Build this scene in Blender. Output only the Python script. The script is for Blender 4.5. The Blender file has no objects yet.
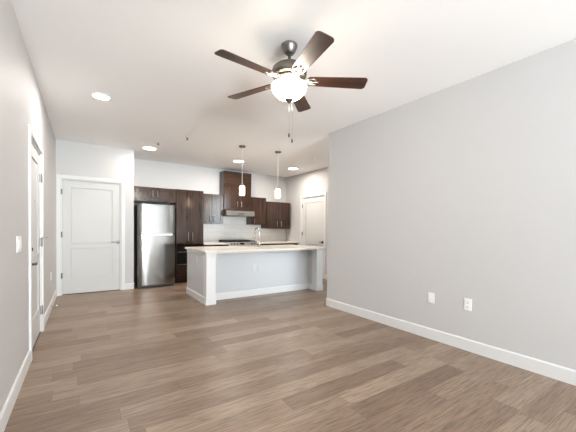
import bpy, bmesh, math, random
from mathutils import Matrix, Vector

random.seed(7)
S = bpy.context.scene
COL = S.collection
PI = math.pi

# ------------------------------------------------------------------ camera
CAM_H = 1.2
F_PX, CY = 306.31, 235.04
ya, pi_, ro = math.radians(33.704), math.radians(-.98977), math.radians(.5784)
Ry = Matrix(((math.cos(ya), -math.sin(ya), 0), (0, 0, -1), (math.sin(ya), math.cos(ya), 0)))
Rp = Matrix(((1, 0, 0), (0, math.cos(pi_), math.sin(pi_)), (0, -math.sin(pi_), math.cos(pi_))))
Rr = Matrix(((math.cos(ro), -math.sin(ro), 0), (math.sin(ro), math.cos(ro), 0), (0, 0, 1)))
RM = Rr @ Rp @ Ry                      # rows: right, down, forward in the room's axes
right, up, back = RM[0].copy(), -RM[1], -RM[2]
cam_d = bpy.data.cameras.new('camera')
cam_d.sensor_fit = 'HORIZONTAL'
cam_d.sensor_width = 36.0
cam_d.lens = 36.0 * F_PX / 576.0
cam_d.shift_y = (CY - 216.0) / 576.0
cam_d.clip_start = .02
cam = bpy.data.objects.new('camera', cam_d)
COL.objects.link(cam)
cam.matrix_world = Matrix(((right[0], up[0], back[0], 0), (right[1], up[1], back[1], 0), (right[2], up[2], back[2], CAM_H), (0, 0, 0, 1)))
S.camera = cam

# ------------------------------------------------------------------ world, light, exposure
S.view_settings.view_transform = 'Standard'
S.view_settings.look = 'None'
S.view_settings.gamma = 1.0
S.view_settings.use_curve_mapping = False
S.view_settings.exposure = 0.83
w = bpy.data.worlds.new('sky_world')
S.world = w
w.use_nodes = True
bg = w.node_tree.nodes['Background']
bg.inputs[0].default_value = (.80, .90, 1.0, 1)
bg.inputs[1].default_value = 1.2
S.cycles.max_bounces = 10
S.cycles.diffuse_bounces = 8
S.cycles.sample_clamp_indirect = 6.0
S.cycles.use_denoising = True
S.cycles.caustics_reflective = False
S.cycles.caustics_refractive = False


def area_light(name, loc, rot, sx, sy, power, color, spread=PI):
    d = bpy.data.lights.new(name, 'AREA')
    d.shape = 'RECTANGLE'
    d.size, d.size_y = sx, sy
    d.energy = power
    d.color = color
    d.spread = spread
    o = bpy.data.objects.new(name, d)
    o.location = loc
    o.rotation_euler = rot
    COL.objects.link(o)
    return o


# daylight through the glazing behind the camera, then two added lamps
DAY = (.84, .955, 1.0)
area_light('daylight', (.80, -6.75, 1.3), (math.radians(98), 0, 0), 2.3, 2.2, 175, DAY)
area_light('ceiling_fill', (.80, -7.5, .15), (math.radians(136), 0, 0), 2.8, 1.4, 1020, (.875, .965, 1.0), math.radians(130))  # added upward lamp that brightens the ceiling; there is no deck
area_light('reflection_fill', (5.22, .65, 1.98), (math.radians(90), 0, math.radians(90)), 2.7, 1.5, 110, DAY)  # added lamp that makes the bluish reflection in the left wall cabinet

# ------------------------------------------------------------------ materials


def mat(name):
    m = bpy.data.materials.new(name)
    m.use_nodes = True
    nt = m.node_tree
    return m, nt, nt.nodes['Principled BSDF']


def N(nt, kind, **kw):
    n = nt.nodes.new(kind)
    for k, v in kw.items():
        setattr(n, k, v)
    return n


def lin(c):
    def f(v):
        v /= 255.0
        return v / 12.92 if v <= .04045 else ((v + .055) / 1.055) ** 2.4
    return (f(c[0]), f(c[1]), f(c[2]), 1)


def ramp(nt, fac, stops):
    r = N(nt, 'ShaderNodeValToRGB')
    el = r.color_ramp.elements
    while len(el) < len(stops):
        el.new(.5)
    for e, (p, c) in zip(el, stops):
        e.position = p
        e.color = c
    nt.links.new(fac, r.inputs[0])
    return r.outputs[0]


def math_n(nt, op, a, b=None, c=None):
    n = N(nt, 'ShaderNodeMath', operation=op)
    for i, v in enumerate((a, b, c)):
        if v is None:
            continue
        if isinstance(v, (int, float)):
            n.inputs[i].default_value = v
        else:
            nt.links.new(v, n.inputs[i])
    return n.outputs[0]


def painted(name, rgb, rough=.6, bump=.02, scale=220, spec=.5):
    m, nt, b = mat(name)
    tc = N(nt, 'ShaderNodeTexCoord')
    no = N(nt, 'ShaderNodeTexNoise')
    no.inputs['Scale'].default_value = scale
    no.inputs['Detail'].default_value = 3
    nt.links.new(tc.outputs['Object'], no.inputs['Vector'])
    c = lin(rgb)
    d = tuple(v * .985 for v in c[:3]) + (1,)
    nt.links.new(ramp(nt, no.outputs[0], [(.3, d), (.7, c)]), b.inputs['Base Color'])
    b.inputs['Roughness'].default_value = rough
    b.inputs['Specular IOR Level'].default_value = spec
    bu = N(nt, 'ShaderNodeBump')
    bu.inputs['Strength'].default_value = bump
    bu.inputs['Distance'].default_value = .002
    nt.links.new(no.outputs[0], bu.inputs['Height'])
    nt.links.new(bu.outputs[0], b.inputs['Normal'])
    return m


def plain(name, rgb, rough=.4, metal=0.0, spec=.5, emit=None, strength=0):
    m, nt, b = mat(name)
    b.inputs['Base Color'].default_value = lin(rgb)
    b.inputs['Roughness'].default_value = rough
    b.inputs['Metallic'].default_value = metal
    b.inputs['Specular IOR Level'].default_value = spec
    if emit:
        b.inputs['Emission Color'].default_value = lin(emit)
        b.inputs['Emission Strength'].default_value = strength
    return m


def wood(name, dark, light, axis='Z', rough=.35, sc=1.0, spec=.5):
    """straight fine grain along one axis"""
    m, nt, b = mat(name)
    tc = N(nt, 'ShaderNodeTexCoord')
    mp = N(nt, 'ShaderNodeMapping')
    s = {'Z': (38, 38, 1.6), 'X': (1.6, 38, 38), 'Y': (38, 1.6, 38)}[axis]
    mp.inputs['Scale'].default_value = tuple(v * sc for v in s)
    nt.links.new(tc.outputs['Object'], mp.inputs['Vector'])
    no = N(nt, 'ShaderNodeTexNoise')
    no.inputs['Scale'].default_value = 1.0
    no.inputs['Detail'].default_value = 6
    no.inputs['Roughness'].default_value = .6
    nt.links.new(mp.outputs[0], no.inputs['Vector'])
    nt.links.new(ramp(nt, no.outputs[0], [(.3, lin(dark)), (.72, lin(light))]), b.inputs['Base Color'])
    b.inputs['Roughness'].default_value = rough
    b.inputs['Specular IOR Level'].default_value = spec
    bu = N(nt, 'ShaderNodeBump')
    bu.inputs['Strength'].default_value = .05
    bu.inputs['Distance'].default_value = .002
    nt.links.new(no.outputs[0], bu.inputs['Height'])
    nt.links.new(bu.outputs[0], b.inputs['Normal'])
    return m


def steel(name, rgb, rough=.25, axis='X', var=.06):
    m, nt, b = mat(name)
    tc = N(nt, 'ShaderNodeTexCoord')
    mp = N(nt, 'ShaderNodeMapping')
    mp.inputs['Scale'].default_value = {'X': (2, 300, 300), 'Z': (300, 300, 2)}[axis]
    nt.links.new(tc.outputs['Object'], mp.inputs['Vector'])
    no = N(nt, 'ShaderNodeTexNoise')
    no.inputs['Scale'].default_value = 1.0
    no.inputs['Detail'].default_value = 2
    nt.links.new(mp.outputs[0], no.inputs['Vector'])
    b.inputs['Base Color'].default_value = lin(rgb)
    b.inputs['Metallic'].default_value = 1.0
    r = math_n(nt, 'MULTIPLY_ADD', no.outputs[0], var, rough - var * .5)
    nt.links.new(r, b.inputs['Roughness'])
    return m


def floor_mat():
    m, nt, b = mat('plank_floor')
    PW, PL = .165, 1.22
    tc = N(nt, 'ShaderNodeTexCoord')
    sx = N(nt, 'ShaderNodeSeparateXYZ')
    nt.links.new(tc.outputs['Object'], sx.inputs[0])
    X, Y = sx.outputs[0], sx.outputs[1]
    yr = math_n(nt, 'DIVIDE', Y, PW)
    row = math_n(nt, 'FLOOR', yr)
    wn = N(nt, 'ShaderNodeTexWhiteNoise', noise_dimensions='1D')
    nt.links.new(row, wn.inputs['W'])
    xs = math_n(nt, 'ADD', math_n(nt, 'DIVIDE', X, PL), math_n(nt, 'MULTIPLY', wn.outputs[0], 7.31))
    idx = math_n(nt, 'FLOOR', xs)
    cid = N(nt, 'ShaderNodeCombineXYZ')
    nt.links.new(row, cid.inputs[0])
    nt.links.new(idx, cid.inputs[1])
    wc = N(nt, 'ShaderNodeTexWhiteNoise', noise_dimensions='2D')
    nt.links.new(cid.outputs[0], wc.inputs['Vector'])
    tone = wc.outputs[0]
    # grain, shifted for every plank
    gv = N(nt, 'ShaderNodeCombineXYZ')
    nt.links.new(math_n(nt, 'MULTIPLY_ADD', X, 5.0, math_n(nt, 'MULTIPLY', tone, 37.0)), gv.inputs[0])
    nt.links.new(math_n(nt, 'MULTIPLY_ADD', Y, 85.0, math_n(nt, 'MULTIPLY', tone, 91.0)), gv.inputs[1])
    g = N(nt, 'ShaderNodeTexNoise')
    g.inputs['Scale'].default_value = 1.0
    g.inputs['Detail'].default_value = 7
    g.inputs['Roughness'].default_value = .62
    g.inputs['Distortion'].default_value = .5
    nt.links.new(gv.outputs[0], g.inputs['Vector'])
    gv2 = N(nt, 'ShaderNodeCombineXYZ')
    nt.links.new(math_n(nt, 'MULTIPLY_ADD', X, 1.3, math_n(nt, 'MULTIPLY', tone, 17.0)), gv2.inputs[0])
    nt.links.new(math_n(nt, 'MULTIPLY_ADD', Y, 11.0, math_n(nt, 'MULTIPLY', tone, 53.0)), gv2.inputs[1])
    g2 = N(nt, 'ShaderNodeTexNoise')
    g2.inputs['Scale'].default_value = 1.0
    g2.inputs['Detail'].default_value = 4
    g2.inputs['Distortion'].default_value = 1.2
    nt.links.new(gv2.outputs[0], g2.inputs['Vector'])
    base = ramp(nt, tone, [(0, lin((119, 98, 82))), (.35, lin((131, 110, 93))), (.7, lin((139, 119, 102))), (1, lin((149, 130, 113)))])
    grain = ramp(nt, g.outputs[0], [(.34, (.50, .48, .47, 1)), (.49, (1, 1, 1, 1)), (.66, (1.34, 1.35, 1.36, 1))])
    mx = N(nt, 'ShaderNodeMixRGB', blend_type='MULTIPLY')
    mx.inputs[0].default_value = .85
    nt.links.new(base, mx.inputs[1])
    nt.links.new(grain, mx.inputs[2])
    gr2 = ramp(nt, g2.outputs[0], [(.3, (.83, .82, .81, 1)), (.65, (1.06, 1.06, 1.06, 1))])
    mx1 = N(nt, 'ShaderNodeMixRGB', blend_type='MULTIPLY')
    mx1.inputs[0].default_value = .9
    nt.links.new(mx.outputs[0], mx1.inputs[1])
    nt.links.new(gr2, mx1.inputs[2])
    # joints
    fy = math_n(nt, 'FRACT', yr)
    fx = math_n(nt, 'FRACT', xs)
    dy = math_n(nt, 'MULTIPLY', math_n(nt, 'MINIMUM', fy, math_n(nt, 'SUBTRACT', 1.0, fy)), PW)
    dx = math_n(nt, 'MULTIPLY', math_n(nt, 'MINIMUM', fx, math_n(nt, 'SUBTRACT', 1.0, fx)), PL)
    dd = math_n(nt, 'MINIMUM', dx, dy)
    seam = math_n(nt, 'LESS_THAN', dd, .0013)
    mx2 = N(nt, 'ShaderNodeMixRGB', blend_type='MULTIPLY')
    nt.links.new(math_n(nt, 'MULTIPLY', seam, .55), mx2.inputs[0])
    nt.links.new(mx1.outputs[0], mx2.inputs[1])
    mx2.inputs[2].default_value = (.35, .31, .28, 1)
    nt.links.new(mx2.outputs[0], b.inputs['Base Color'])
    ro_ = math_n(nt, 'MULTIPLY_ADD', g.outputs[0], .16, .30)
    nt.links.new(ro_, b.inputs['Roughness'])
    b.inputs['Specular IOR Level'].default_value = .45
    bu = N(nt, 'ShaderNodeBump')
    bu.inputs['Strength'].default_value = .12
    bu.inputs['Distance'].default_value = .002
    nt.links.new(math_n(nt, 'SUBTRACT', g.outputs[0], seam), bu.inputs['Height'])
    nt.links.new(bu.outputs[0], b.inputs['Normal'])
    return m


def tile_mat():
    m, nt, b = mat('subway_tile')
    tc = N(nt, 'ShaderNodeTexCoord')
    sx = N(nt, 'ShaderNodeSeparateXYZ')
    nt.links.new(tc.outputs['Object'], sx.inputs[0])
    cb = N(nt, 'ShaderNodeCombineXYZ')
    nt.links.new(math_n(nt, 'ADD', sx.outputs[0], sx.outputs[1]), cb.inputs[0])
    nt.links.new(sx.outputs[2], cb.inputs[1])
    br = N(nt, 'ShaderNodeTexBrick')
    br.inputs['Scale'].default_value = 1.0
    br.inputs['Brick Width'].default_value = .305
    br.inputs['Row Height'].default_value = .102
    br.inputs['Mortar Size'].default_value = .0018
    br.inputs['Mortar Smooth'].default_value = .3
    br.inputs['Color1'].default_value = lin((222, 220, 217))
    br.inputs['Color2'].default_value = lin((216, 214, 211))
    br.inputs['Mortar'].default_value = lin((190, 186, 180))
    nt.links.new(cb.outputs[0], br.inputs['Vector'])
    nt.links.new(br.outputs['Color'], b.inputs['Base Color'])
    b.inputs['Roughness'].default_value = .18
    bu = N(nt, 'ShaderNodeBump', invert=True)
    bu.inputs['Strength'].default_value = .3
    bu.inputs['Distance'].default_value = .002
    nt.links.new(br.outputs['Fac'], bu.inputs['Height'])
    nt.links.new(bu.outputs[0], b.inputs['Normal'])
    return m


def quartz_mat():
    m, nt, b = mat('quartz')
    tc = N(nt, 'ShaderNodeTexCoord')
    vo = N(nt, 'ShaderNodeTexNoise')
    vo.inputs['Scale'].default_value = 90
    vo.inputs['Detail'].default_value = 4
    nt.links.new(tc.outputs['Object'], vo.inputs['Vector'])
    nt.links.new(ramp(nt, vo.outputs[0], [(.3, lin((206, 196, 184))), (.55, lin((228, 221, 211))), (.75, lin((236, 230, 222)))]), b.inputs['Base Color'])
    b.inputs['Roughness'].default_value = .22
    return m


def glass_mat():
    m, nt, b = mat('window_glass')
    out = nt.nodes['Material Output']
    nt.nodes.remove(b)
    t = N(nt, 'ShaderNodeBsdfTransparent')
    g = N(nt, 'ShaderNodeBsdfGlossy')
    g.inputs['Roughness'].default_value = .02
    mx = N(nt, 'ShaderNodeMixShader')
    mx.inputs[0].default_value = .06
    nt.links.new(t.outputs[0], mx.inputs[1])
    nt.links.new(g.outputs[0], mx.inputs[2])
    nt.links.new(mx.outputs[0], out.inputs['Surface'])
    return m


M = dict(
    wall=painted('wall_paint', (198, 197, 197), .62),
    ceil=painted('ceiling_paint', (247, 246, 246), .8),
    trim=painted('trim_paint', (220, 220, 220), .5, .01),
    door=painted('door_paint', (204, 204, 203), .55, .01),
    floor=floor_mat(), tile=tile_mat(), quartz=quartz_mat(), glass=glass_mat(),
    island=painted('island_paint', (200, 202, 205), .5, .01),
    cab=wood('espresso_wood', (30, 19, 14), (74, 51, 39), 'Z', .14, 1.0, .5),
    cabx=wood('espresso_wood_across', (30, 19, 14), (74, 51, 39), 'X', .14, 1.0, .5),
    steel=steel('brushed_steel', (146, 144, 141), .15, 'X'),
    steelz=steel('brushed_steel_upright', (190, 188, 186), .24, 'Z'),
    chrome=plain('polished_chrome', (215, 213, 210), .08, 1.0),
    nickel=plain('satin_nickel', (178, 172, 165), .28, 1.0),
    hood=steel('hood_steel', (168, 162, 154), .30, 'X'),
    satin=plain('satin_steel', (228, 226, 223), .42, 1.0),
    pewter=plain('brushed_pewter', (128, 123, 118), .42, 1.0),
    dknob=plain('dark_bronze', (58, 52, 48), .4, .9),
    black=plain('black_plastic', (18, 18, 19), .35),
    blackglass=plain('black_glass', (8, 8, 9), .06),
    iron=plain('cast_iron', (26, 26, 27), .6),
    white=plain('white_plastic', (242, 242, 240), .35),
    plate=plain('grey_white_plastic', (206, 207, 209), .45),
    slot=plain('slot_dark', (50, 48, 46), .6),
    fan=wood('walnut_blade', (34, 17, 10), (78, 44, 27), 'X', .42, .8),
    rubber=plain('rubber_white', (230, 228, 224), .7),
    lamp=plain('lamp_diffuser', (255, 255, 255), .4, emit=(255, 242, 224), strength=9),
    shade=plain('lit_opal_shade', (255, 250, 240), .3, emit=(255, 222, 178), strength=7),
    bowl=plain('lit_opal_bowl', (255, 250, 240), .3, emit=(255, 244, 230), strength=34),
    mirrorglass=plain('oven_glass', (14, 14, 15), .08),
    grey=plain('grey_metal', (120, 120, 120), .4, .8),
)

# ------------------------------------------------------------------ mesh helpers


class MB:
    def __init__(self):
        self.bm = bmesh.new()

    def box(self, x0, x1, y0, y1, z0, z1, bev=0.0, seg=2):
        g = bmesh.ops.create_cube(self.bm, size=1.0)
        vs = g['verts']
        for v in vs:
            v.co.x = x0 + (v.co.x + .5) * (x1 - x0)
            v.co.y = y0 + (v.co.y + .5) * (y1 - y0)
            v.co.z = z0 + (v.co.z + .5) * (z1 - z0)
        if bev > 0:
            es = list({e for v in vs for e in v.link_edges})
            bmesh.ops.bevel(self.bm, geom=es, offset=bev, segments=seg, affect='EDGES', profile=.5)
        return self

    def lathe(self, prof, c=(0, 0, 0), n=32, axis='Z', smooth=True):
        """prof: (radius, height) pairs, closed on the axis where radius is 0"""
        rings = []
        for r, h in prof:
            if r < 1e-6:
                rings.append([self.bm.verts.new(self._ax(0, 0, h, c, axis))])
            else:
                rings.append([self.bm.verts.new(self._ax(r * math.cos(2 * PI * k / n), r * math.sin(2 * PI * k / n), h, c, axis)) for k in range(n)])
        for a, b in zip(rings, rings[1:]):
            if len(a) == 1 and len(b) == 1:
                continue
            for k in range(n):
                k2 = (k + 1) % n
                if len(a) == 1:
                    f = self.bm.faces.new((a[0], b[k], b[k2]))
                elif len(b) == 1:
                    f = self.bm.faces.new((a[k], a[k2], b[0]))
                else:
                    f = self.bm.faces.new((a[k], a[k2], b[k2], b[k]))
                f.smooth = smooth
        return self

    @staticmethod
    def _ax(x, y, h, c, axis):
        if axis == 'Z':
            return (c[0] + x, c[1] + y, c[2] + h)
        if axis == 'X':
            return (c[0] + h, c[1] + x, c[2] + y)
        return (c[0] + x, c[1] + h, c[2] + y)

    def cyl(self, c, r, h0, h1, axis='Z', n=24, bev=.0):
        b = min(bev, abs(h1 - h0) * .4, r * .4)
        if b > 0:
            s = 1 if h1 > h0 else -1
            p = [(0, h0), (r - b, h0), (r, h0 + s * b), (r, h1 - s * b), (r - b, h1), (0, h1)]
        else:
            p = [(0, h0), (r, h0), (r, h1), (0, h1)]
        return self.lathe(p, c, n, axis, smooth=True)

    def tube(self, pts, r, n=10, cap=True):
        pts = [Vector(p) for p in pts]
        rings = []
        ref = None
        for i, p in enumerate(pts):
            t = (pts[min(i + 1, len(pts) - 1)] - pts[max(i - 1, 0)]).normalized()
            if ref is None:
                ref = Vector((0, 0, 1)) if abs(t.z) < .9 else Vector((1, 0, 0))
            u = t.cross(ref).normalized()
            ref = u.cross(t)
            v = ref
            rr = r[i] if isinstance(r, (list, tuple)) else r
            rings.append([self.bm.verts.new(p + u * rr * math.cos(2 * PI * k / n) + v * rr * math.sin(2 * PI * k / n)) for k in range(n)])
        for a, b in zip(rings, rings[1:]):
            for k in range(n):
                self.bm.faces.new((a[k], a[(k + 1) % n], b[(k + 1) % n], b[k])).smooth = True
        if cap:
            self.bm.faces.new(rings[0])
            self.bm.faces.new(rings[-1])
        return self

    def prism(self, poly, lo, hi, plane='XZ'):
        """extrude a 2-D outline along the axis that is left over"""
        def at(p, t):
            return {'XZ': (p[0], t, p[1]), 'YZ': (t, p[0], p[1]), 'XY': (p[0], p[1], t)}[plane]
        a = [self.bm.verts.new(at(p, lo)) for p in poly]
        b = [self.bm.verts.new(at(p, hi)) for p in poly]
        n = len(poly)
        self.bm.faces.new(a)
        self.bm.faces.new(b)
        for k in range(n):
            self.bm.faces.new((a[k], a[(k + 1) % n], b[(k + 1) % n], b[k]))
        return self

    def transform(self, mtx):
        bmesh.ops.transform(self.bm, matrix=mtx, verts=self.bm.verts)
        return self

    def build(self, name, material, parent=None):
        root = parent
        while root is not None and root.parent is not None:
            root = root.parent
        if root is not None:
            off = root.location
            for v in self.bm.verts:
                v.co -= off
        bmesh.ops.recalc_face_normals(self.bm, faces=self.bm.faces)
        me = bpy.data.meshes.new(name)
        self.bm.to_mesh(me)
        self.bm.free()
        me.materials.append(M[material])
        o = bpy.data.objects.new(name, me)
        COL.objects.link(o)
        if parent is not None:
            o.parent = parent
        return o


def thing(name, loc, label, cat, group=None):
    o = bpy.data.objects.new(name, None)
    o.empty_display_size = .1
    o.location = loc
    COL.objects.link(o)
    o['label'], o['category'] = label, cat
    if group:
        o['group'] = group
    return o


def tag(o, label, cat, group=None):
    o['label'], o['category'] = label, cat
    if group:
        o['group'] = group
    return o


def struct(o):
    o['kind'] = 'structure'
    return o


def copy_tree(o, parent=None):
    c = o.copy()
    COL.objects.link(c)
    if parent is not None:
        c.parent = parent
    for ch in [x for x in COL.objects if x.parent == o]:
        copy_tree(ch, c)
    return c


# ------------------------------------------------------------------ the room
L, D, H = -.405, 6.704, 2.727          # left wall, door wall, ceiling
RW, RE = 3.219, 3.693                  # right wall and its far end
KR, KB, RX = 4.924, 7.5, .821          # kitchen: right wall, rear wall, return beside the refrigerator
YB, HB = -6.5, -.7                      # wall behind the camera, end of the hallway
RT = 3.345                             # hall side of the right wall

struct(MB().box(-.7, 5.3, -6.8, 7.8, -.12, 0).build('floor', 'floor'))
struct(MB().box(-.7, 5.3, -6.8, 7.8, H, H + .12).build('ceiling', 'ceil'))

# left wall with the recess of the entry door
E0, E1, EZ = 3.570, 4.490, 2.035
b = MB()
b.box(L - .15, L, -6.65, E0, 0, H).box(L - .15, L, E1, 7.8, 0, H).box(L - .15, L, E0, E1, EZ, H).box(L - .15, L - .10, E0, E1, 0, EZ)
struct(b.build('wall_left', 'wall'))
# door wall and the return beside the refrigerator
C0, C1, CZ = -.332, .598, 2.06
b = MB()
b.box(L, C0, D, KB, 0, H).box(C1, RX, D, KB, 0, H).box(C0, C1, D, KB, CZ, H).box(C0, C1, D + .10, KB, 0, CZ)
struct(b.build('wall_front', 'wall'))
struct(MB().box(L, KR, KB, KB + .15, 0, H).build('wall_kitchen_rear', 'wall'))
# kitchen right wall with its door
K0, K1, KZ = 5.775, 6.70, 2.06
V0, V1, VZ0, VZ1 = -.30, 2.20, 1.25, 2.66   # unseen window added in the same wall, set to reflect in a wall cabinet
b = MB()
b.box(KR, KR + .15, HB, V0, 0, H).box(KR, KR + .15, V1, K0, 0, H).box(KR, KR + .15, V0, V1, 0, VZ0).box(KR, KR + .15, V0, V1, VZ1, H).box(KR, KR + .15, K1, 7.8, 0, H).box(KR, KR + .15, K0, K1, KZ, H).box(KR + .10, KR + .15, K0, K1, 0, KZ)
struct(b.build('wall_kitchen_right', 'wall'))
struct(MB().box(RW, RT, YB, RE, 0, H).build('wall_right', 'wall'))
# wall behind the camera with the glazed opening
W0, W1, WZ0, WZ1 = -.28, 1.95, .10, 2.50
b = MB()
b.box(L, W0, YB - .15, YB, 0, H).box(W1, RT, YB - .15, YB, 0, H).box(W0, W1, YB - .15, YB, 0, WZ0).box(W0, W1, YB - .15, YB, WZ1, H)
struct(b.build('wall_back', 'wall'))
# hallway end
struct(MB().box(RT, KR + .15, HB - .12, HB, 0, H).build('wall_hall_end', 'wall'))


def window(name, axis, p0, p1, n0, z0, z1, sashes):
    """frame and pane; axis is the direction the window runs in, n0 its outer face (the frame is 60 mm deep)"""
    e = bpy.data.objects.new(name, None)
    pm = (p0 + p1) / 2
    e.location = (pm, n0, z0) if axis == 'x' else (n0, pm, z0)
    COL.objects.link(e)
    struct(e)
    t = .05

    def bx(b, a0, a1, m0, m1, c0, c1):
        return b.box(a0, a1, m0, m1, c0, c1) if axis == 'x' else b.box(m0, m1, a0, a1, c0, c1)
    f = MB()
    bx(f, p0, p1, n0, n0 + .06, z0, z0 + t)
    bx(f, p0, p1, n0, n0 + .06, z1 - t, z1)
    for k in range(sashes + 1):
        pc = p0 + t / 2 + (p1 - p0 - t) * k / sashes
        bx(f, pc - t / 2, pc + t / 2, n0, n0 + .06, z0 + t, z1 - t)
    f.build('window_frame', 'trim', e)
    g = MB()
    bx(g, p0 + .02, p1 - .02, n0 + .027, n0 + .033, z0 + .02, z1 - .02)
    g.build('pane', 'glass', e)


window('window_1', 'x', W0, W1, YB - .10, WZ0, WZ1, 3)
window('added_window_2', 'y', V0, V1, KR + .05, VZ0, VZ1, 2)  # unseen window added and sized for its reflection in the left wall cabinet

BH, BT = .118, .014


def baseboard(name, runs):
    """runs: ('x', wall face x, side, y0, y1) or ('y', wall face y, side, x0, x1)"""
    b = MB()
    for ax, c, s, a0, a1 in runs:
        p = [(c, 0), (c + s * BT, 0), (c + s * BT, BH - .012), (c + s * BT * .45, BH), (c, BH)]
        b.prism(p, a0, a1, 'XZ' if ax == 'x' else 'YZ')
    struct(b.build(name, 'trim'))


CW = .066                              # casing width
baseboard('baseboard_left', [('x', L, 1, YB, E0 - CW), ('x', L, 1, E1 + CW, D)])
baseboard('baseboard_front', [('y', D, -1, C1 + CW - .004, RX + BT), ('x', RX, 1, D - BT, 6.80)])
baseboard('baseboard_right', [('x', RW, -1, YB, RE + BT), ('y', RE, 1, RW - BT, RT + BT), ('x', RT, 1, HB, RE + BT)])
baseboard('baseboard_kitchen_right', [('x', KR, -1, HB, K0 - CW), ('x', KR, -1, K1 + CW, 6.86)])
baseboard('baseboard_back', [('y', YB, 1, L, RW)])


def door(name, wall_axis, face, side, a0, a1, ztop, handle_at, hinge_at, hinge_z, lever_z, lever_mat, extra=None):
    """two-panel door set in its jamb; side is the direction from the wall into the room"""
    e = bpy.data.objects.new(name, None)
    mid = (a0 + a1) / 2
    e.location = (face, mid, 0) if wall_axis == 'x' else (mid, face, 0)
    COL.objects.link(e)
    struct(e)

    def bx(b, n0, n1, p0, p1, z0, z1, bev=0):     # n: distance out of the wall, p: along it
        q0, q1 = sorted((face + side * n0, face + side * n1))
        return b.box(q0, q1, p0, p1, z0, z1, bev) if wall_axis == 'x' else b.box(p0, p1, q0, q1, z0, z1, bev)
    # casing
    c = MB()
    bx(c, 0, .018, a0 - CW, a0 - .004, 0, ztop + .004, .003)
    bx(c, 0, .018, a1 + .004, a1 + CW, 0, ztop + .004, .003)
    bx(c, 0, .018, a0 - CW, a1 + CW, ztop + .004, ztop + CW, .003)
    c.build('casing', 'trim', e)
    j = MB()
    bx(j, -.10, .0, a0, a0 + .014, 0, ztop)
    bx(j, -.10, .0, a1 - .014, a1, 0, ztop)
    bx(j, -.10, .0, a0 + .014, a1 - .014, ztop - .014, ztop)
    j.build('jamb', 'trim', e)
    # leaf: stiles and rails round two sunk panels
    l0, l1, z0, z1 = a0 + .017, a1 - .017, .013, ztop - .018
    n0, n1, s = -.052, -.012, .125
    zr = [z0, z0 + .27, z0 + .82, z0 + .90, z1 - .125, z1]
    lf = MB()
    bx(lf, n0, n1, l0, l0 + s, z0, z1)
    bx(lf, n0, n1, l1 - s, l1, z0, z1)
    for r0, r1 in ((zr[0], zr[1]), (zr[2], zr[3]), (zr[4], zr[5])):
        bx(lf, n0, n1, l0 + s, l1 - s, r0, r1)
    for r0, r1 in ((zr[1], zr[2]), (zr[3], zr[4])):
        bx(lf, n0 + .006, n1 - .020, l0 + s, l1 - s, r0, r1)
        bx(lf, n0 + .008, n1 - .009, l0 + s + .007, l1 - s - .007, r0 + .007, r1 - .007, .003)
    lf.build('door_leaf', 'door', e)
    # hinges
    for hz in hinge_z:
        hb = MB()
        hp = hinge_at
        cc = (face + side * .004, hp, hz) if wall_axis == 'x' else (hp, face + side * .004, hz)
        hb.cyl(cc, .0085, -.05, .05, 'Z', 12, .002)
        bx(hb, -.014, -.004, hp - .017, hp + .017, hz - .048, hz + .048)
        hb.build('hinge', 'grey', e)
    # lever
    dirn = 1 if hinge_at > handle_at else -1
    lv = MB()
    ax = 'X' if wall_axis == 'x' else 'Y'
    hc = (face, handle_at, lever_z) if wall_axis == 'x' else (handle_at, face, lever_z)
    lv.cyl(hc, .032, side * n1, side * (n1 + .010), ax, 24, .003)
    lv.cyl(hc, .011, side * (n1 + .008), side * (n1 + .055), ax, 16)
    pts = []
    for k in range(9):
        t = k / 8
        p = handle_at + dirn * (-.012 + .125 * t)
        n = n1 + .050 - .010 * t * t
        pts.append((face + side * n, p, lever_z) if wall_axis == 'x' else (p, face + side * n, lever_z))
    lv.tube(pts, [.010] * 8 + [.007], 10)
    lv.build('lever_handle', lever_mat, e)
    if extra:
        extra(e, bx, hc, n1)
    # dark sweep under the door
    th = MB()
    bx(th, -.075, -.008, a0 + .015, a1 - .015, 0, .009)
    th.build('threshold', 'slot', e)
    return e


def entry_extra(e, bx, hc, n1):
    m = MB().cyl((L, 3.648, .995), .030, n1, n1 + .014, 'X', 24, .003)
    m.box(L + n1 + .013, L + n1 + .030, 3.643, 3.653, .978, 1.012, .002)
    m.build('deadbolt', 'dknob', e)
    MB().cyl((L, 4.03, 1.464), .009, n1 - .001, n1 + .004, 'X', 16, .001).build('peephole', 'nickel', e)
    m = MB()
    bx(m, n1 - .001, n1 + .003, 3.590, 3.612, .80, .92)
    m.build('lock_plate', 'pewter', e)
    # door stop carried by the middle hinge
    m = MB().tube([(L + .006, 4.486, 1.088), (L + .030, 4.47, 1.088), (L + .055, 4.455, 1.088)], .005, 8)
    m.cyl((L + .050, 4.455, 1.088), .010, -.003, .012, 'X', 12, .002)
    m.tube([(L + .008, 4.486, 1.088), (L + .020, 4.40, 1.088), (L + .022, 4.30, 1.088)], .004, 8)
    m.build('hinge_stop', 'nickel', e)


door('door_1', 'x', L, 1, E0, E1, EZ, 3.648, E1 - .004, (.25, 1.03, 1.76), .857, 'dknob', entry_extra)
door('door_2', 'y', D, -1, C0, C1, CZ, .545, C0 + .005, (.348, 1.074, 1.83), .931, 'nickel')
door('door_3', 'x', KR, -1, K0, K1, KZ, 5.845, K1 - .005, (.30, 1.10, 1.84), .90, 'dknob')

struct(MB().box(2.277, KR - .001, KB - .009, KB, .85, 1.72).build('wall_backsplash', 'tile'))

# ------------------------------------------------------------------ kitchen cabinets
YF, YU = 6.88, 7.18                    # door faces of the deep cabinets and of the wall cabinets


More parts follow.
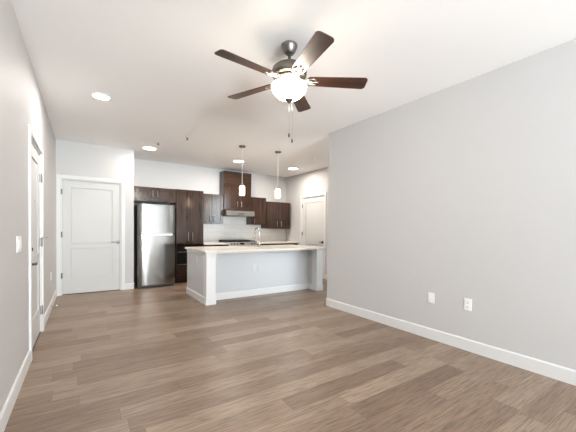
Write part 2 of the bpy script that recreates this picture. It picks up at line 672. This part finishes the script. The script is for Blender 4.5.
def shaker(x0, x1, z0, z1, yf, parent, m='cab', fw=.062, name='door'):
    t = .020
    x0, x1, z0, z1 = x0 + .003, x1 - .003, z0 + .002, z1 - .002
    b = MB()
    b.box(x0, x0 + fw, yf, yf + t, z0, z1, .0015, 1).box(x1 - fw, x1, yf, yf + t, z0, z1, .0015, 1)
    b.box(x0 + fw, x1 - fw, yf, yf + t, z0, z0 + fw, .0015, 1).box(x0 + fw, x1 - fw, yf, yf + t, z1 - fw, z1, .0015, 1)
    b.box(x0 + fw - .002, x1 - fw + .002, yf + .0125, yf + t - .002, z0 + fw - .002, z1 - fw + .002)
    return b.build(name, m, parent)


def pull(parent, x, z, yf, length=.13, vertical=True, material='nickel', r=.006):
    b = MB()
    h = length / 2
    if vertical:
        b.cyl((x, yf - .032, z), r, -h, h, 'Z', 12, .001)
        for s in (-1, 1):
            b.cyl((x, yf, z + s * h * .72), r * .8, .0, -.032, 'Y', 10)
    else:
        b.cyl((x, yf - .032, z), r, -h, h, 'X', 12, .001)
        for s in (-1, 1):
            b.cyl((x + s * h * .72, yf, z), r * .8, .0, -.032, 'Y', 10)
    return b.build('handle', material, parent)


def cabinet(name, label, x0, x1, z0, z1, yf, group=None, toe=False, yb=None):
    yb = KB - .010 if yb is None else yb
    e = thing(name, ((x0 + x1) / 2, (yf + yb) / 2, z0), label, 'cabinet', group)
    b = MB()
    if toe:
        b.box(x0, x1, yf + .021, yb, z0 + .10, z1, .001, 1).box(x0 + .002, x1 - .002, yf + .09, yb, z0, z0 + .10)
    else:
        b.box(x0, x1, yf + .021, yb, z0, z1, .001, 1)
    b.build('carcass', 'cab', e)
    return e


G = 'dark kitchen wall cabinets'
# above the refrigerator
c = cabinet('wall_cabinet', 'short dark brown two-door cabinet above the refrigerator', .825, 1.664, 1.755, 2.055, YF, G)
MB().box(.825, .865, YF, YF + .021, 1.755, 2.055).build('filler', 'cab', c)
d = shaker(.868, 1.238, 1.76, 2.05, YF, c)
pull(d, 1.195, 1.915, YF, .14)
d = shaker(1.243, 1.660, 1.76, 2.05, YF, c)
pull(d, 1.288, 1.915, YF, .14)
# left wall cabinet
c = cabinet('wall_cabinet', 'dark two-door wall cabinet between the tall pantry and the hood, over the left counter', 2.283, 2.868, 1.33, 2.045, YU, G)
d = shaker(2.286, 2.574, 1.333, 2.042, YU, c)
pull(d, 2.537, 1.445, YU, .15)
d = shaker(2.578, 2.866, 1.333, 2.042, YU, c)
pull(d, 2.617, 1.445, YU, .15)
# over the hood
c = cabinet('wall_cabinet', 'tallest dark wall cabinet, with a blank panel above two doors over the range hood', 2.880, 3.630, 1.69, 2.645, YU, G)
MB().box(2.882, 3.628, YU, YU + .021, 2.268, 2.645, .0015, 1).build('fascia_panel', 'cabx', c)
d = shaker(2.883, 3.284, 1.70, 2.258, YU, c)
pull(d, 3.232, 1.83, YU, .14)
d = shaker(3.288, 3.627, 1.70, 2.258, YU, c)
pull(d, 3.343, 1.83, YU, .14)
# single door to the right of the hood
c = cabinet('wall_cabinet', 'narrow dark single-door wall cabinet directly beside the hood cabinet', 3.640, 4.078, 1.325, 2.045, YU, G)
d = shaker(3.643, 4.075, 1.328, 2.042, YU, c)
pull(d, 3.714, 1.42, YU, .13)
# lower pair by the corner
c = cabinet('wall_cabinet', 'dark two-door wall cabinet hung lower than the rest, in the corner by the side wall', 4.088, 4.868, 1.228, 1.958, YU, G)
d = shaker(4.091, 4.476, 1.231, 1.955, YU, c)
pull(d, 4.412, 1.355, YU, .15)
d = shaker(4.480, 4.865, 1.231, 1.955, YU, c)
pull(d, 4.546, 1.355, YU, .15)
# tall pantry with a microwave opening
e = thing('pantry_cabinet', (1.971, 7.19, 0), 'tall dark brown pantry cabinet beside the refrigerator with a microwave built in', 'cabinet')
b = MB()
b.box(1.668, 2.275, YF + .021, KB - .01, .10, .405).box(1.668, 2.275, YF + .021, KB - .01, .855, 2.06)
b.box(1.668, 1.690, YF + .002, KB - .01, .405, .855).box(2.253, 2.275, YF + .002, KB - .01, .405, .855)
b.box(1.690, 2.253, KB - .04, KB - .01, .405, .855).box(1.670, 2.273, YF + .09, KB - .01, 0, .10)
b.build('carcass', 'cab', e)
d = shaker(1.671, 1.970, .865, 2.057, YF, e)
pull(d, 1.925, 1.02, YF, .20)
d = shaker(1.974, 2.272, .865, 2.057, YF, e)
pull(d, 2.020, 1.02, YF, .20)
d = shaker(1.671, 2.272, .105, .395, YF, e, 'cabx', name='drawer')
pull(d, 1.971, .285, YF, .18, False)

e = thing('microwave', (1.971, 7.0, .408), 'black microwave with steel edges built into the tall pantry cabinet', 'microwave')
MB().box(1.695, 2.248, YF + .012, 7.35, .408, .850, .003).build('body', 'black', e)
MB().box(1.693, 2.250, YF - .010, YF + .011, .700, .850, .003).build('control_panel', 'blackglass', e)
dd = MB().box(1.693, 2.250, YF - .010, YF + .011, .425, .675, .003).build('door', 'blackglass', e)
MB().box(1.700, 2.243, YF - .030, YF - .010, .678, .696, .004).build('handle', 'steel', dd)
MB().box(1.693, 2.250, YF - .012, YF + .011, .408, .422, .002).build('lower_trim', 'steel', e)

# base cabinets and their counters
e = cabinet('base_cabinet', 'dark base cabinet under the short counter between pantry and range', 2.279, 2.870, 0, .835, YF, 'base cabinets along the rear wall', True)
d = shaker(2.282, 2.867, .67, .822, YF, e, 'cabx', .04, 'drawer')
pull(d, 2.575, .745, YF, .13, False)
for x0, x1, hx in ((2.282, 2.573, 2.54), (2.576, 2.867, 2.61)):
    d = shaker(x0, x1, .11, .662, YF, e)
    pull(d, hx, .57, YF, .13)
for x0, x1, lb in ((3.642, 4.280, 'dark base cabinet directly beside the range under the long counter'), (4.282, 4.920, 'dark base cabinet in the corner by the side wall under the long counter')):
    e = cabinet('base_cabinet', lb, x0, x1, 0, .835, YF, 'base cabinets along the rear wall', True)
    xm = (x0 + x1) / 2
    d = shaker(x0 + .003, x1 - .003, .67, .822, YF, e, 'cabx', .04, 'drawer')
    pull(d, xm, .745, YF, .13, False)
    for p0, p1, hx in ((x0 + .003, xm - .002, xm - .035), (xm + .002, x1 - .003, xm + .035)):
        d = shaker(p0, p1, .11, .662, YF, e)
        pull(d, hx, .57, YF, .13)
tag(MB().box(2.279, 2.872, 6.85, KB - .010, .836, .870, .003).build('countertop', 'quartz'), 'short pale quartz counter between pantry and range', 'countertop')
tag(MB().box(3.642, KR - .001, 6.85, KB - .010, .836, .870, .003).build('countertop', 'quartz'), 'pale quartz counter running from the range to the side wall', 'countertop')

# ------------------------------------------------------------------ refrigerator
FX0, FX1 = .884, 1.598
e = thing('refrigerator', ((FX0 + FX1) / 2, 7.05, 0), 'stainless steel top-freezer refrigerator beside the tall pantry', 'refrigerator')
MB().box(FX0 + .004, FX1 - .004, 6.735, 7.40, .045, 1.675, .006).build('cabinet_body', 'black', e)


def fridge_door(z0, z1):
    """gently bowed front"""
    pts = []
    n = 18
    y0, yk = 6.652, 6.730
    for k in range(n + 1):
        t = k / n
        x = FX0 + (FX1 - FX0) * t
        s = abs(2 * t - 1)
        edge = .032 * s ** 6
        pts.append((x, y0 + .006 * s * s + edge))
    pts += [(FX1, yk), (FX0, yk)]
    return MB().prism(pts, z0, z1, 'XY')


ZS = 1.078
o = fridge_door(ZS + .022, 1.685).build('freezer_door', 'steel', e)
for p in o.data.polygons:
    p.use_smooth = False
g = MB().box(FX0 + .055, FX1 - .055, 6.640, 6.672, ZS + .018, ZS + .030, .004)
g.build('handle', 'satin', o)
o = fridge_door(.058, ZS - .004).build('refrigerator_door', 'steel', e)
g = MB().box(FX0 + .055, FX1 - .055, 6.634, 6.672, ZS - .022, ZS + .010, .008)
g.build('handle', 'satin', o)
MB().box(FX1 - .14, FX1 - .03, 6.69, 6.80, 1.6855, 1.705, .005).build('hinge_cover', 'black', e)
MB().box(FX0 + .01, FX1 - .01, 6.70, 6.74, .010, .055, .003).build('toe_grille', 'black', e)
for x in (FX0 + .06, FX1 - .06):
    for y in (6.78, 7.33):
        MB().cyl((x, y, 0), .02, 0, .046, 'Z', 12).build('foot', 'black', e)

# ------------------------------------------------------------------ range and hood
RX0, RX1 = 2.878, 3.636
e = thing('range', ((RX0 + RX1) / 2, 7.15, 0), 'stainless gas range with black grates under the hood', 'stove')
MB().box(RX0, RX1, 6.90, KB - .012, .02, .885, .004).build('body', 'black', e)
MB().box(RX0 - .002, RX1 + .002, 6.87, KB - .012, .886, .900, .004).build('cooktop', 'blackglass', e)
MB().box(RX0, RX1, KB - .07, KB - .012, .900, .925, .004).build('rear_trim', 'black', e)
for gx in (RX0 + .03, RX0 + .265, RX0 + .50):
    b = MB()
    gw, y0, y1 = .228, 6.92, 7.40
    for x in (gx, gx + gw / 2 - .005, gx + gw - .01):
        b.box(x, x + .010, y0, y1, .912, .924, .002, 1)
    for k in range(5):
        y = y0 + (y1 - y0 - .01) * k / 4
        b.box(gx, gx + gw, y, y + .010, .912, .924, .002, 1)
    for x in (gx, gx + gw - .012):
        for y in (y0, y1 - .012):
            b.box(x, x + .012, y, y + .012, .900, .914)
    b.build('grate', 'iron', e)
for bx_, by_ in ((RX0 + .144, 7.04), (RX0 + .144, 7.29), (RX0 + .379, 7.16), (RX0 + .614, 7.04), (RX0 + .614, 7.29)):
    MB().lathe([(0, .900), (.045, .900), (.045, .908), (.030, .910), (.030, .916), (0, .917)], (bx_, by_, 0), 20).build('burner', 'iron', e)
p = MB().prism([(6.845, .80), (6.90, .80), (6.90, .888), (6.868, .888)], RX0, RX1, 'YZ').build('control_panel', 'hood', e)
MB().box(RX0 + .285, RX0 + .40, 6.838, 6.856, .826, .866, .002).build('display', 'blackglass', p)
for kx in (RX0 + .07, RX0 + .145, RX0 + .22, RX0 + .61, RX0 + .69):
    b = MB().lathe([(0, 0), (.022, 0), (.022, -.008), (.018, -.012), (.016, -.032), (.013, -.035), (0, -.035)], (kx, 6.856, .843), 20, 'Y')
    b.build('knob', 'steel', e)
o = MB().box(RX0 + .004, RX1 - .004, 6.862, 6.898, .24, .790, .005).build('oven_door', 'steel', e)
MB().box(RX0 + .10, RX1 - .10, 6.858, 6.864, .36, .66, .001).build('door_glass', 'blackglass', o)
b = MB().cyl((RX0, 6.815, .745), .012, .04, .718, 'X', 16, .002)
for x in (RX0 + .07, RX1 - .07):
    b.cyl((x, 6.815, .745), .008, 0, .05, 'Y', 10)
b.build('handle', 'steel', o)
MB().box(RX0 + .004, RX1 - .004, 6.865, 6.898, .07, .228, .005).build('storage_drawer', 'steel', e)
for x in (RX0 + .05, RX1 - .05):
    for y in (6.95, 7.42):
        MB().cyl((x, y, 0), .018, 0, .022, 'Z', 12).build('foot', 'black', e)

e = thing('range_hood', (3.255, 7.25, 1.53), 'slim stainless range hood fixed under the tallest wall cabinet', 'range hood')
HX0, HX1 = 2.872, 3.634
MB().prism([(6.99, 1.543), (7.00, 1.535), (KB - .010, 1.535), (KB - .010, 1.688), (7.15, 1.688), (7.03, 1.668), (7.01, 1.655)], HX0, HX1, 'YZ').build('canopy', 'hood', e)
MB().box(HX0 + .03, HX1 - .03, 7.04, 7.44, 1.528, 1.5345).build('filter', 'grey', e)
MB().box(HX0 + .30, HX1 - .30, 6.982, 6.996, 1.575, 1.590, .002).build('switch_strip', 'black', e)

# ------------------------------------------------------------------ island
IX0, IX1, IY0, IYP, IY1 = 1.600, 3.958, 4.680, 4.955, 5.770
CT0, CT1 = .826, .860
e = thing('kitchen_island', (2.78, 5.2, 0), 'pale grey panelled kitchen island with white corner posts', 'kitchen island')
b = MB()
b.box(IX0, IX0 + .14, IY0 + .14, IY1, 0, CT0 - .001).box(IX1 - .14, IX1, IY0 + .14, IY1, 0, CT0 - .001)
b.box(IX0 + .14, IX1 - .14, IYP, IYP + .02, 0, CT0 - .001)
b.box(IX0 + .14, IX1 - .14, IY1 - .30, IY1 - .02, .09, .62).box(IX0 + .14, IX1 - .14, IYP + .02, IY1 - .09, .0, .09)
b.box(IX0 + .14, 2.46, IYP + .02, IY1 - .02, .62, CT0 - .001).box(3.34, IX1 - .14, IYP + .02, IY1 - .02, .62, CT0 - .001)
b.build('body', 'island', e)
for x in (IX0 - .004, IX1 - .146):
    b = MB()
    b.box(x, x + .15, IY0, IY0 + .15, 0, CT0 - .001, .003)
    b.box(x - .008, x + .158, IY0 - .008, IY0 + .15, CT0 - .07, CT0 - .001, .004)
    b.box(x - .010, x + .160, IY0 - .010, IY0 + .15, 0, .115, .005)
    b.build('corner_post', 'trim', e)
b = MB()
b.prism([(IYP, 0), (IYP - .014, 0), (IYP - .014, .10), (IYP - .006, .115), (IYP, .115)], IX0 + .14, IX1 - .14, 'YZ')
for c_, s in ((IX0, -1), (IX1, 1), (IX0 + .14, 1), (IX1 - .14, -1)):
    y1 = IY1 if c_ in (IX0, IX1) else IYP
    b.prism([(c_, 0), (c_ + s * .014, 0), (c_ + s * .014, .10), (c_ + s * .006, .115), (c_, .115)], IY0 + .15, y1, 'XZ')
b.build('base_moulding', 'trim', e)
b = MB().box(IX0 + .14, IX1 - .14, IYP - .012, IYP, CT0 - .05, CT0 - .001, .002)
b.box(IX0 - .008, IX0, IY0 + .15, IY1, CT0 - .05, CT0 - .001, .002)
b.box(IX1, IX1 + .008, IY0 + .15, IY1, CT0 - .05, CT0 - .001, .002)
b.box(IX0 + .141, IX0 + .149, IY0 + .15, IYP - .012, CT0 - .05, CT0 - .001).box(IX1 - .149, IX1 - .141, IY0 + .15, IYP - .012, CT0 - .05, CT0 - .001)
b.build('top_moulding', 'trim', e)
xs = [IX0 + .145, 2.10, 2.46, 2.90, 3.34, IX1 - .145]
for x0, x1 in zip(xs, xs[1:]):
    d = MB().box(x0 + .002, x1 - .002, IY1 - .019, IY1 + .001, .10, CT0 - .012, .002).build('door', 'island', e)
    MB().cyl(((x0 + x1) / 2, IY1 + .03, .70), .006, -.06, .06, 'X', 10, .001).cyl(((x0 + x1) / 2 - .045, IY1, .70), .005, 0, .03, 'Y', 8).cyl(((x0 + x1) / 2 + .045, IY1, .70), .005, 0, .03, 'Y', 8).build('handle', 'nickel', d)

SX0, SX1, SY0, SY1 = 2.52, 3.26, 5.345, 5.715
b = MB()
X0, X1, Y0, Y1 = 1.565, 3.988, 4.645, 5.800
b.box(X0, SX0, Y0, Y1, CT0, CT1).box(SX1, X1, Y0, Y1, CT0, CT1).box(SX0, SX1, Y0, SY0, CT0, CT1).box(SX0, SX1, SY1, Y1, CT0, CT1)
bmesh.ops.remove_doubles(b.bm, verts=b.bm.verts, dist=1e-5)
o = b.build('countertop', 'quartz')
tag(o, 'large pale quartz top of the kitchen island with the sink cut in', 'countertop')
e = thing('sink', (2.89, 5.53, .66), 'stainless undermount sink set into the island top', 'sink')
t = .012
b = MB()
b.box(SX0 - t, SX0, SY0 - t, SY1 + t, .66, CT0 - .0005).box(SX1, SX1 + t, SY0 - t, SY1 + t, .66, CT0 - .0005)
b.box(SX0, SX1, SY0 - t, SY0, .66, CT0 - .0005).box(SX0, SX1, SY1, SY1 + t, .66, CT0 - .0005).box(SX0, SX1, SY0, SY1, .66, .672)
b.build('basin', 'steel', e)
MB().lathe([(0, .672), (.042, .672), (.042, .676), (.030, .674), (0, .674)], (2.89, 5.53, 0), 24).build('drain', 'chrome', e)

FXC, FYC = 2.848, 5.285
e = thing('faucet', (FXC, FYC, CT1), 'tall chrome gooseneck faucet standing on the island top', 'faucet')
MB().lathe([(0, 0), (.028, 0), (.028, .008), (.020, .016), (.018, .085), (.015, .10), (0, .10)], (FXC, FYC, CT1), 24).build('base', 'chrome', e)
pts = [(FXC, FYC, CT1 + .09), (FXC, FYC, CT1 + .18)]
R_ = .092
for k in range(17):
    a = PI * k / 16
    pts.append((FXC, FYC + R_ - R_ * math.cos(a), CT1 + .275 + R_ * math.sin(a)))
pts.append((FXC, FYC + 2 * R_, CT1 + .25))
MB().tube(pts, .0115, 14).build('spout', 'chrome', e)
MB().lathe([(0, 0), (.013, 0), (.017, -.02), (.018, -.085), (.014, -.095), (0, -.095)], (FXC, FYC + 2 * R_, CT1 + .255), 18).build('spray_head', 'nickel', e)
b = MB().cyl((FXC, FYC, CT1 + .06), .011, .012, .05, 'X', 12, .002)
b.tube([(FXC + .045, FYC, CT1 + .06), (FXC + .075, FYC, CT1 + .085), (FXC + .10, FYC, CT1 + .12)], .006, 10)
b.build('lever', 'chrome', e)

# ------------------------------------------------------------------ plates on the walls


def plate(name, label, cat, axis, face, side, p, z, w_=.072, h_=.118, kind='outlet', group=None, gangs=1, pm='white'):
    e = thing(name, (face, p, z) if axis == 'x' else (p, face, z), label, cat, group)

    def bx(b, n0, n1, p0, p1, z0, z1, bev=0):
        q0, q1 = sorted((face + side * n0, face + side * n1))
        return b.box(q0, q1, p0, p1, z0, z1, bev) if axis == 'x' else b.box(p0, p1, q0, q1, z0, z1, bev)
    b = MB()
    bx(b, .0, .006, p - w_ / 2, p + w_ / 2, z - h_ / 2, z + h_ / 2, .002)
    b.build('plate', pm, e)
    if kind == 'outlet':
        for s in (-1, 1):
            b = MB()
            bx(b, .0055, .0085, p - .017, p + .017, z + s * .0215 - .0145, z + s * .0215 + .0145, .001)
            r = b.build('receptacle', pm, e)
            b = MB()
            for q in (-.0075, .0055):
                bx(b, .0080, .0090, p + q, p + q + .003, z + s * .0215 - .003, z + s * .0215 + .008)
            bx(b, .0080, .0090, p - .003, p + .003, z + s * .0215 - .011, z + s * .0215 - .006)
            b.build('slots', 'slot', r)
    elif kind == 'data':
        b = MB()
        bx(b, .0055, .009, p - .012, p + .012, z - .012, z + .012, .001)
        b.build('jack', 'white', e)
    elif kind == 'switch':
        for k in range(gangs):
            q = p + (k - (gangs - 1) / 2) * .046
            b = MB()
            bx(b, .0055, .0105, q - .017, q + .017, z - .033, z + .033, .002)
            b.build('rocker', 'white', e)
    return e


plate('wall_plate', 'white data jack plate low on the right wall, nearer the island', 'wall plate', 'x', RW, -1, 1.936, .457, kind='data')
plate('power_outlet', 'white duplex outlet with dark sockets low on the right wall, nearer the camera', 'outlet', 'x', RW, -1, 1.546, .466)
plate('power_outlet', 'white outlet low on the left wall between the entry door and the corner', 'outlet', 'x', L, 1, 5.70, .478)
plate('light_switch', 'white wide light switch plate on the left wall before the entry door', 'light switch', 'x', L, 1, 3.015, 1.073, w_=.164, kind='switch', gangs=3)
plate('power_outlet', 'white outlet on the shaded end panel of the island', 'outlet', 'x', IX0, -1, 5.20, .68, pm='plate')
plate('power_outlet', 'white outlet on the long front panel of the island, farther from its left post', 'outlet', 'y', IYP, -1, 2.675, .49, pm='plate')
plate('wall_plate', 'white blank plate on the long front panel of the island, beside the outlet', 'wall plate', 'y', IYP, -1, 2.575, .50, kind='blank', pm='plate')

e = thing('door_stop', (L + BT, 5.50, .075), 'small spring door stop with white tip on the left baseboard', 'door stop')
b = MB().cyl((L + BT, 5.50, .075), .013, 0, .006, 'X', 14, .001)
pts = [(L + BT + .006 + .055 * k / 60, 5.50 + .006 * math.cos(k * .9), .075 + .006 * math.sin(k * .9)) for k in range(61)]
b.tube(pts, .0014, 6)
b.build('spring', 'nickel', e)
MB().cyl((L + BT, 5.50, .075), .010, .058, .078, 'X', 14, .003).build('tip', 'rubber', e)

# ------------------------------------------------------------------ ceiling lights


def point_light(name, loc, power, color, radius, parent=None, kind='POINT', spot=None):
    d = bpy.data.lights.new(name, kind)
    d.energy = power
    d.color = color
    if kind == 'AREA':
        d.shape = 'DISK'
        d.size = radius * 2
        d.spread = spot or PI
    else:
        d.shadow_soft_size = radius
    o = bpy.data.objects.new(name, d)
    o.location = loc
    COL.objects.link(o)
    return o


WARM = (1.0, .955, .90)
for x, y, rr, lb in ((.168, 4.185, .084, 'round white recessed ceiling light nearest the camera, alone over the living area'),
                 (1.042, 6.336, .115, 'round white ceiling light in front of the refrigerator'),
                 (2.884, 6.349, .115, 'round white ceiling light before the tall hood cabinet'),
                 (4.326, 6.292, .115, 'round white ceiling light near the kitchen side door')):
    e = thing('ceiling_light', (x, y, H), lb, 'ceiling light', 'round lights in the ceiling')
    MB().lathe([(rr + .002, 0), (rr + .016, 0), (rr + .015, -.006), (rr + .007, -.013), (rr, -.013), (rr - .002, -.006), (rr + .002, 0)], (x, y, H), 40).build('trim_ring', 'trim', e)
    MB().lathe([(0, -.002), (rr, -.002), (rr - .001, -.009), (rr * .6, -.0135), (0, -.015)], (x, y, H), 40).build('diffuser', 'lamp', e)
    point_light('ceiling_lamp_light', (x, y, H - .03), ({1.042: 7, 2.884: 22, 4.326: 13}.get(x, 11)), (1.0, .92, .83) if y > 5 else WARM, rr, kind='AREA')

# pendants: one built, one copied
x, y = 2.424, 5.17
e = thing('pendant_light', (x, y, H), 'small opal glass pendant hanging in front of the hood cabinet', 'pendant light', 'glass pendants over the island')
MB().lathe([(0, 0), (.062, 0), (.062, -.012), (.056, -.022), (.012, -.026), (0, -.026)], (x, y, H), 32).build('ceiling_canopy', 'pewter', e)
MB().cyl((x, y, 0), .0045, 2.03, H - .02, 'Z', 8).build('stem', 'white', e)
MB().lathe([(0, 2.045), (.012, 2.045), (.022, 2.03), (.026, 2.005), (.026, 1.993), (0, 1.993)], (x, y, 0), 24).build('socket_cap', 'nickel', e)
MB().lathe([(0, 1.991), (.042, 1.991), (.048, 1.984), (.048, 1.836), (.045, 1.826), (.037, 1.823), (0, 1.8235)], (x, y, 0), 32).build('glass_shade', 'shade', e)
e2 = copy_tree(e)
e2.location = (3.172, 5.135, H)
e2['label'] = 'small opal glass pendant hanging before the pale wall near the corner'

# sprinkler heads and detector
for x, y, lb in ((1.105, 5.84, 'small ceiling sprinkler right beside the light before the refrigerator'), (1.441, 5.222, 'small ceiling sprinkler standing alone between refrigerator light and the fan')):
    e = thing('fire_sprinkler', (x, y, H), lb, 'sprinkler', 'fire sprinklers in the ceiling')
    MB().lathe([(0, 0), (.036, 0), (.034, -.005), (.016, -.009), (0, -.009)], (x, y, H), 24).build('escutcheon', 'trim', e)
    b = MB().cyl((x, y, H), .008, -.008, -.028, 'Z', 10)
    b.cyl((x, y, H), .018, -.040, -.043, 'Z', 16)
    for s in (-1, 1):
        b.tube([(x + s * .007, y, H - .026), (x + s * .011, y, H - .034), (x + s * .004, y, H - .041)], .002, 6)
    b.build('sprinkler_head', 'dknob', e)
e = thing('smoke_detector', (4.094, 5.166, H), 'small pale round detector on the ceiling before the kitchen side door', 'smoke detector')
MB().lathe([(0, 0), (.045, 0), (.045, -.012), (.035, -.026), (0, -.028)], (4.094, 5.166, H), 28).build('cover', 'ceil', e)
MB().lathe([(.020, -.0265), (.026, -.0262), (.026, -.029), (.020, -.0295), (.020, -.0265)], (4.094, 5.166, H), 24).build('vent_ring', 'white', e)

# ------------------------------------------------------------------ ceiling fan
FC = Vector((1.418, 2.132, 0))
ZB = 2.435
e = thing('ceiling_fan', (FC.x, FC.y, H), 'five-blade walnut ceiling fan with a lit glass bowl', 'ceiling fan')
c = (FC.x, FC.y, 0)
MB().lathe([(0, H), (.065, H), (.066, H - .012), (.060, H - .030), (.048, H - .058), (.037, H - .072), (.025, H - .078), (0, H - .078)], c, 40).build('ceiling_canopy', 'pewter', e)
MB().lathe([(0, H - .07), (.013, H - .07), (.013, 2.560), (0, 2.560)], c, 20).build('downrod', 'pewter', e)
MB().lathe([(0, 2.580), (.026, 2.580), (.034, 2.570), (.085, 2.562), (.122, 2.547), (.140, 2.527), (.145, 2.500), (.142, 2.474), (.130, 2.462), (0, 2.462)], c, 48).build('motor_housing', 'pewter', e)
MB().lathe([(0, 2.461), (.105, 2.461), (.100, 2.444), (.072, 2.436), (0, 2.436)], c, 40).build('flywheel', 'nickel', e)
MB().lathe([(0, 2.435), (.058, 2.435), (.060, 2.425), (.050, 2.405), (.020, 2.398), (.010, 2.39), (.010, 2.286), (0, 2.286)], c, 32).build('light_fitter', 'nickel', e)
bowl = [(.142, 2.392), (.145, 2.386), (.144, 2.374), (.135, 2.347), (.117, 2.322), (.090, 2.300), (.058, 2.287), (.024, 2.283), (0, 2.283)]
inner = [(r * .97, z + .004) for r, z in bowl[::-1]]
gb = MB().lathe(bowl, c, 48).build('glass_bowl', 'bowl', e)
MB().lathe([bowl[0]] + inner[::-1], c, 48).build('bowl_light_blocker', 'white', gb)  # unlit shell added to keep the bowl's glow off the ceiling
MB().lathe([(0, 2.2825), (.036, 2.2825), (.035, 2.275), (.022, 2.264), (.011, 2.258), (.008, 2.250), (0, 2.248)], c, 24).build('finial', 'pewter', e)
for dx_, dy_, zl in ((.002, -.002, 2.000), (.024, -.016, 1.955)):
    ch = MB().tube([(FC.x + dx_ * .6, FC.y + dy_ * .6, 2.268), (FC.x + dx_ * 1.1, FC.y + dy_ * 1.1, 2.15), (FC.x + dx_, FC.y + dy_, zl)], (.0007), 6).build('pull_chain', 'nickel', e)
    MB().lathe([(0, .004), (.004, 0), (.006, -.010), (.006, -.026), (.003, -.032), (0, -.033)], (FC.x + dx_, FC.y + dy_, zl), 12).build('fob', 'dknob', ch)
for k in range(3):
    a = 2 * PI * k / 3 + .4
    point_light('fan_bulb_light', (FC.x + .085 * math.cos(a), FC.y + .085 * math.sin(a), 2.372), 1.0, (1.0, .80, .55), .022)


def blade_outline():
    r0, r1, w0, w1, rc = .165, .648, .052, .068, .030
    pts = [(r0, -w0), (r1 - rc, -w1)]
    for k in range(1, 7):
        a = -PI / 2 + PI / 2 * k / 6
        pts.append((r1 - rc + rc * math.cos(a), -w1 + rc + rc * math.sin(a)))
    for k in range(0, 7):
        a = PI / 2 * k / 6
        pts.append((r1 - rc + rc * math.cos(a), w1 - rc + rc * math.sin(a)))
    pts.append((r0, w0))
    for k in range(1, 6):
        t = k / 6
        pts.append((r0 - .02 * math.sin(PI * t), w0 - 2 * w0 * t))
    return pts


def place(o, ang):
    o.rotation_euler = (0, 0, ang)
    return o


A0 = math.radians(-30.4)
# the first blade is shaped round the fan's axis, the others are turned copies
bl = MB().prism(blade_outline(), -.003, .003, 'XY')
bl.transform(Matrix.Translation((0, 0, ZB - H)) @ Matrix.Rotation(math.radians(-12), 4, 'X'))
bm_off = Vector((FC.x, FC.y, H))
bl.transform(Matrix.Translation(bm_off))
blade = bl.build('blade', 'fan', e)
ib = MB()
ib.tube([(.085, 0, .030), (.12, 0, .020), (.15, 0, .010), (.185, 0, .008)], [.013, .012, .011, .009], 10)
for s in (-1, 1):
    ib.tube([(.125, s * .004, .014), (.155, s * .026, .009), (.195, s * .034, .008), (.225, s * .026, .007)], [.008, .008, .008, .006], 8)
ib.tube([(.17, 0, .008), (.215, 0, .007), (.245, 0, .007)], [.009, .008, .006], 8)
ib.cyl((.235, 0, 0), .011, .003, .010, 'Z', 12, .002)
ib.transform(Matrix.Translation((0, 0, -.014)))
ib.transform(Matrix.Translation((0, 0, ZB - H)) @ Matrix.Rotation(math.radians(-12), 4, 'X'))
ib.transform(Matrix.Translation(bm_off))
iron = ib.build('blade_iron', 'nickel', blade)
place(blade, A0)
for k in range(1, 5):
    b2 = blade.copy()
    COL.objects.link(b2)
    b2.parent = e
    i2 = iron.copy()
    COL.objects.link(i2)
    i2.parent = b2
    place(b2, A0 + 2 * PI * k / 5)
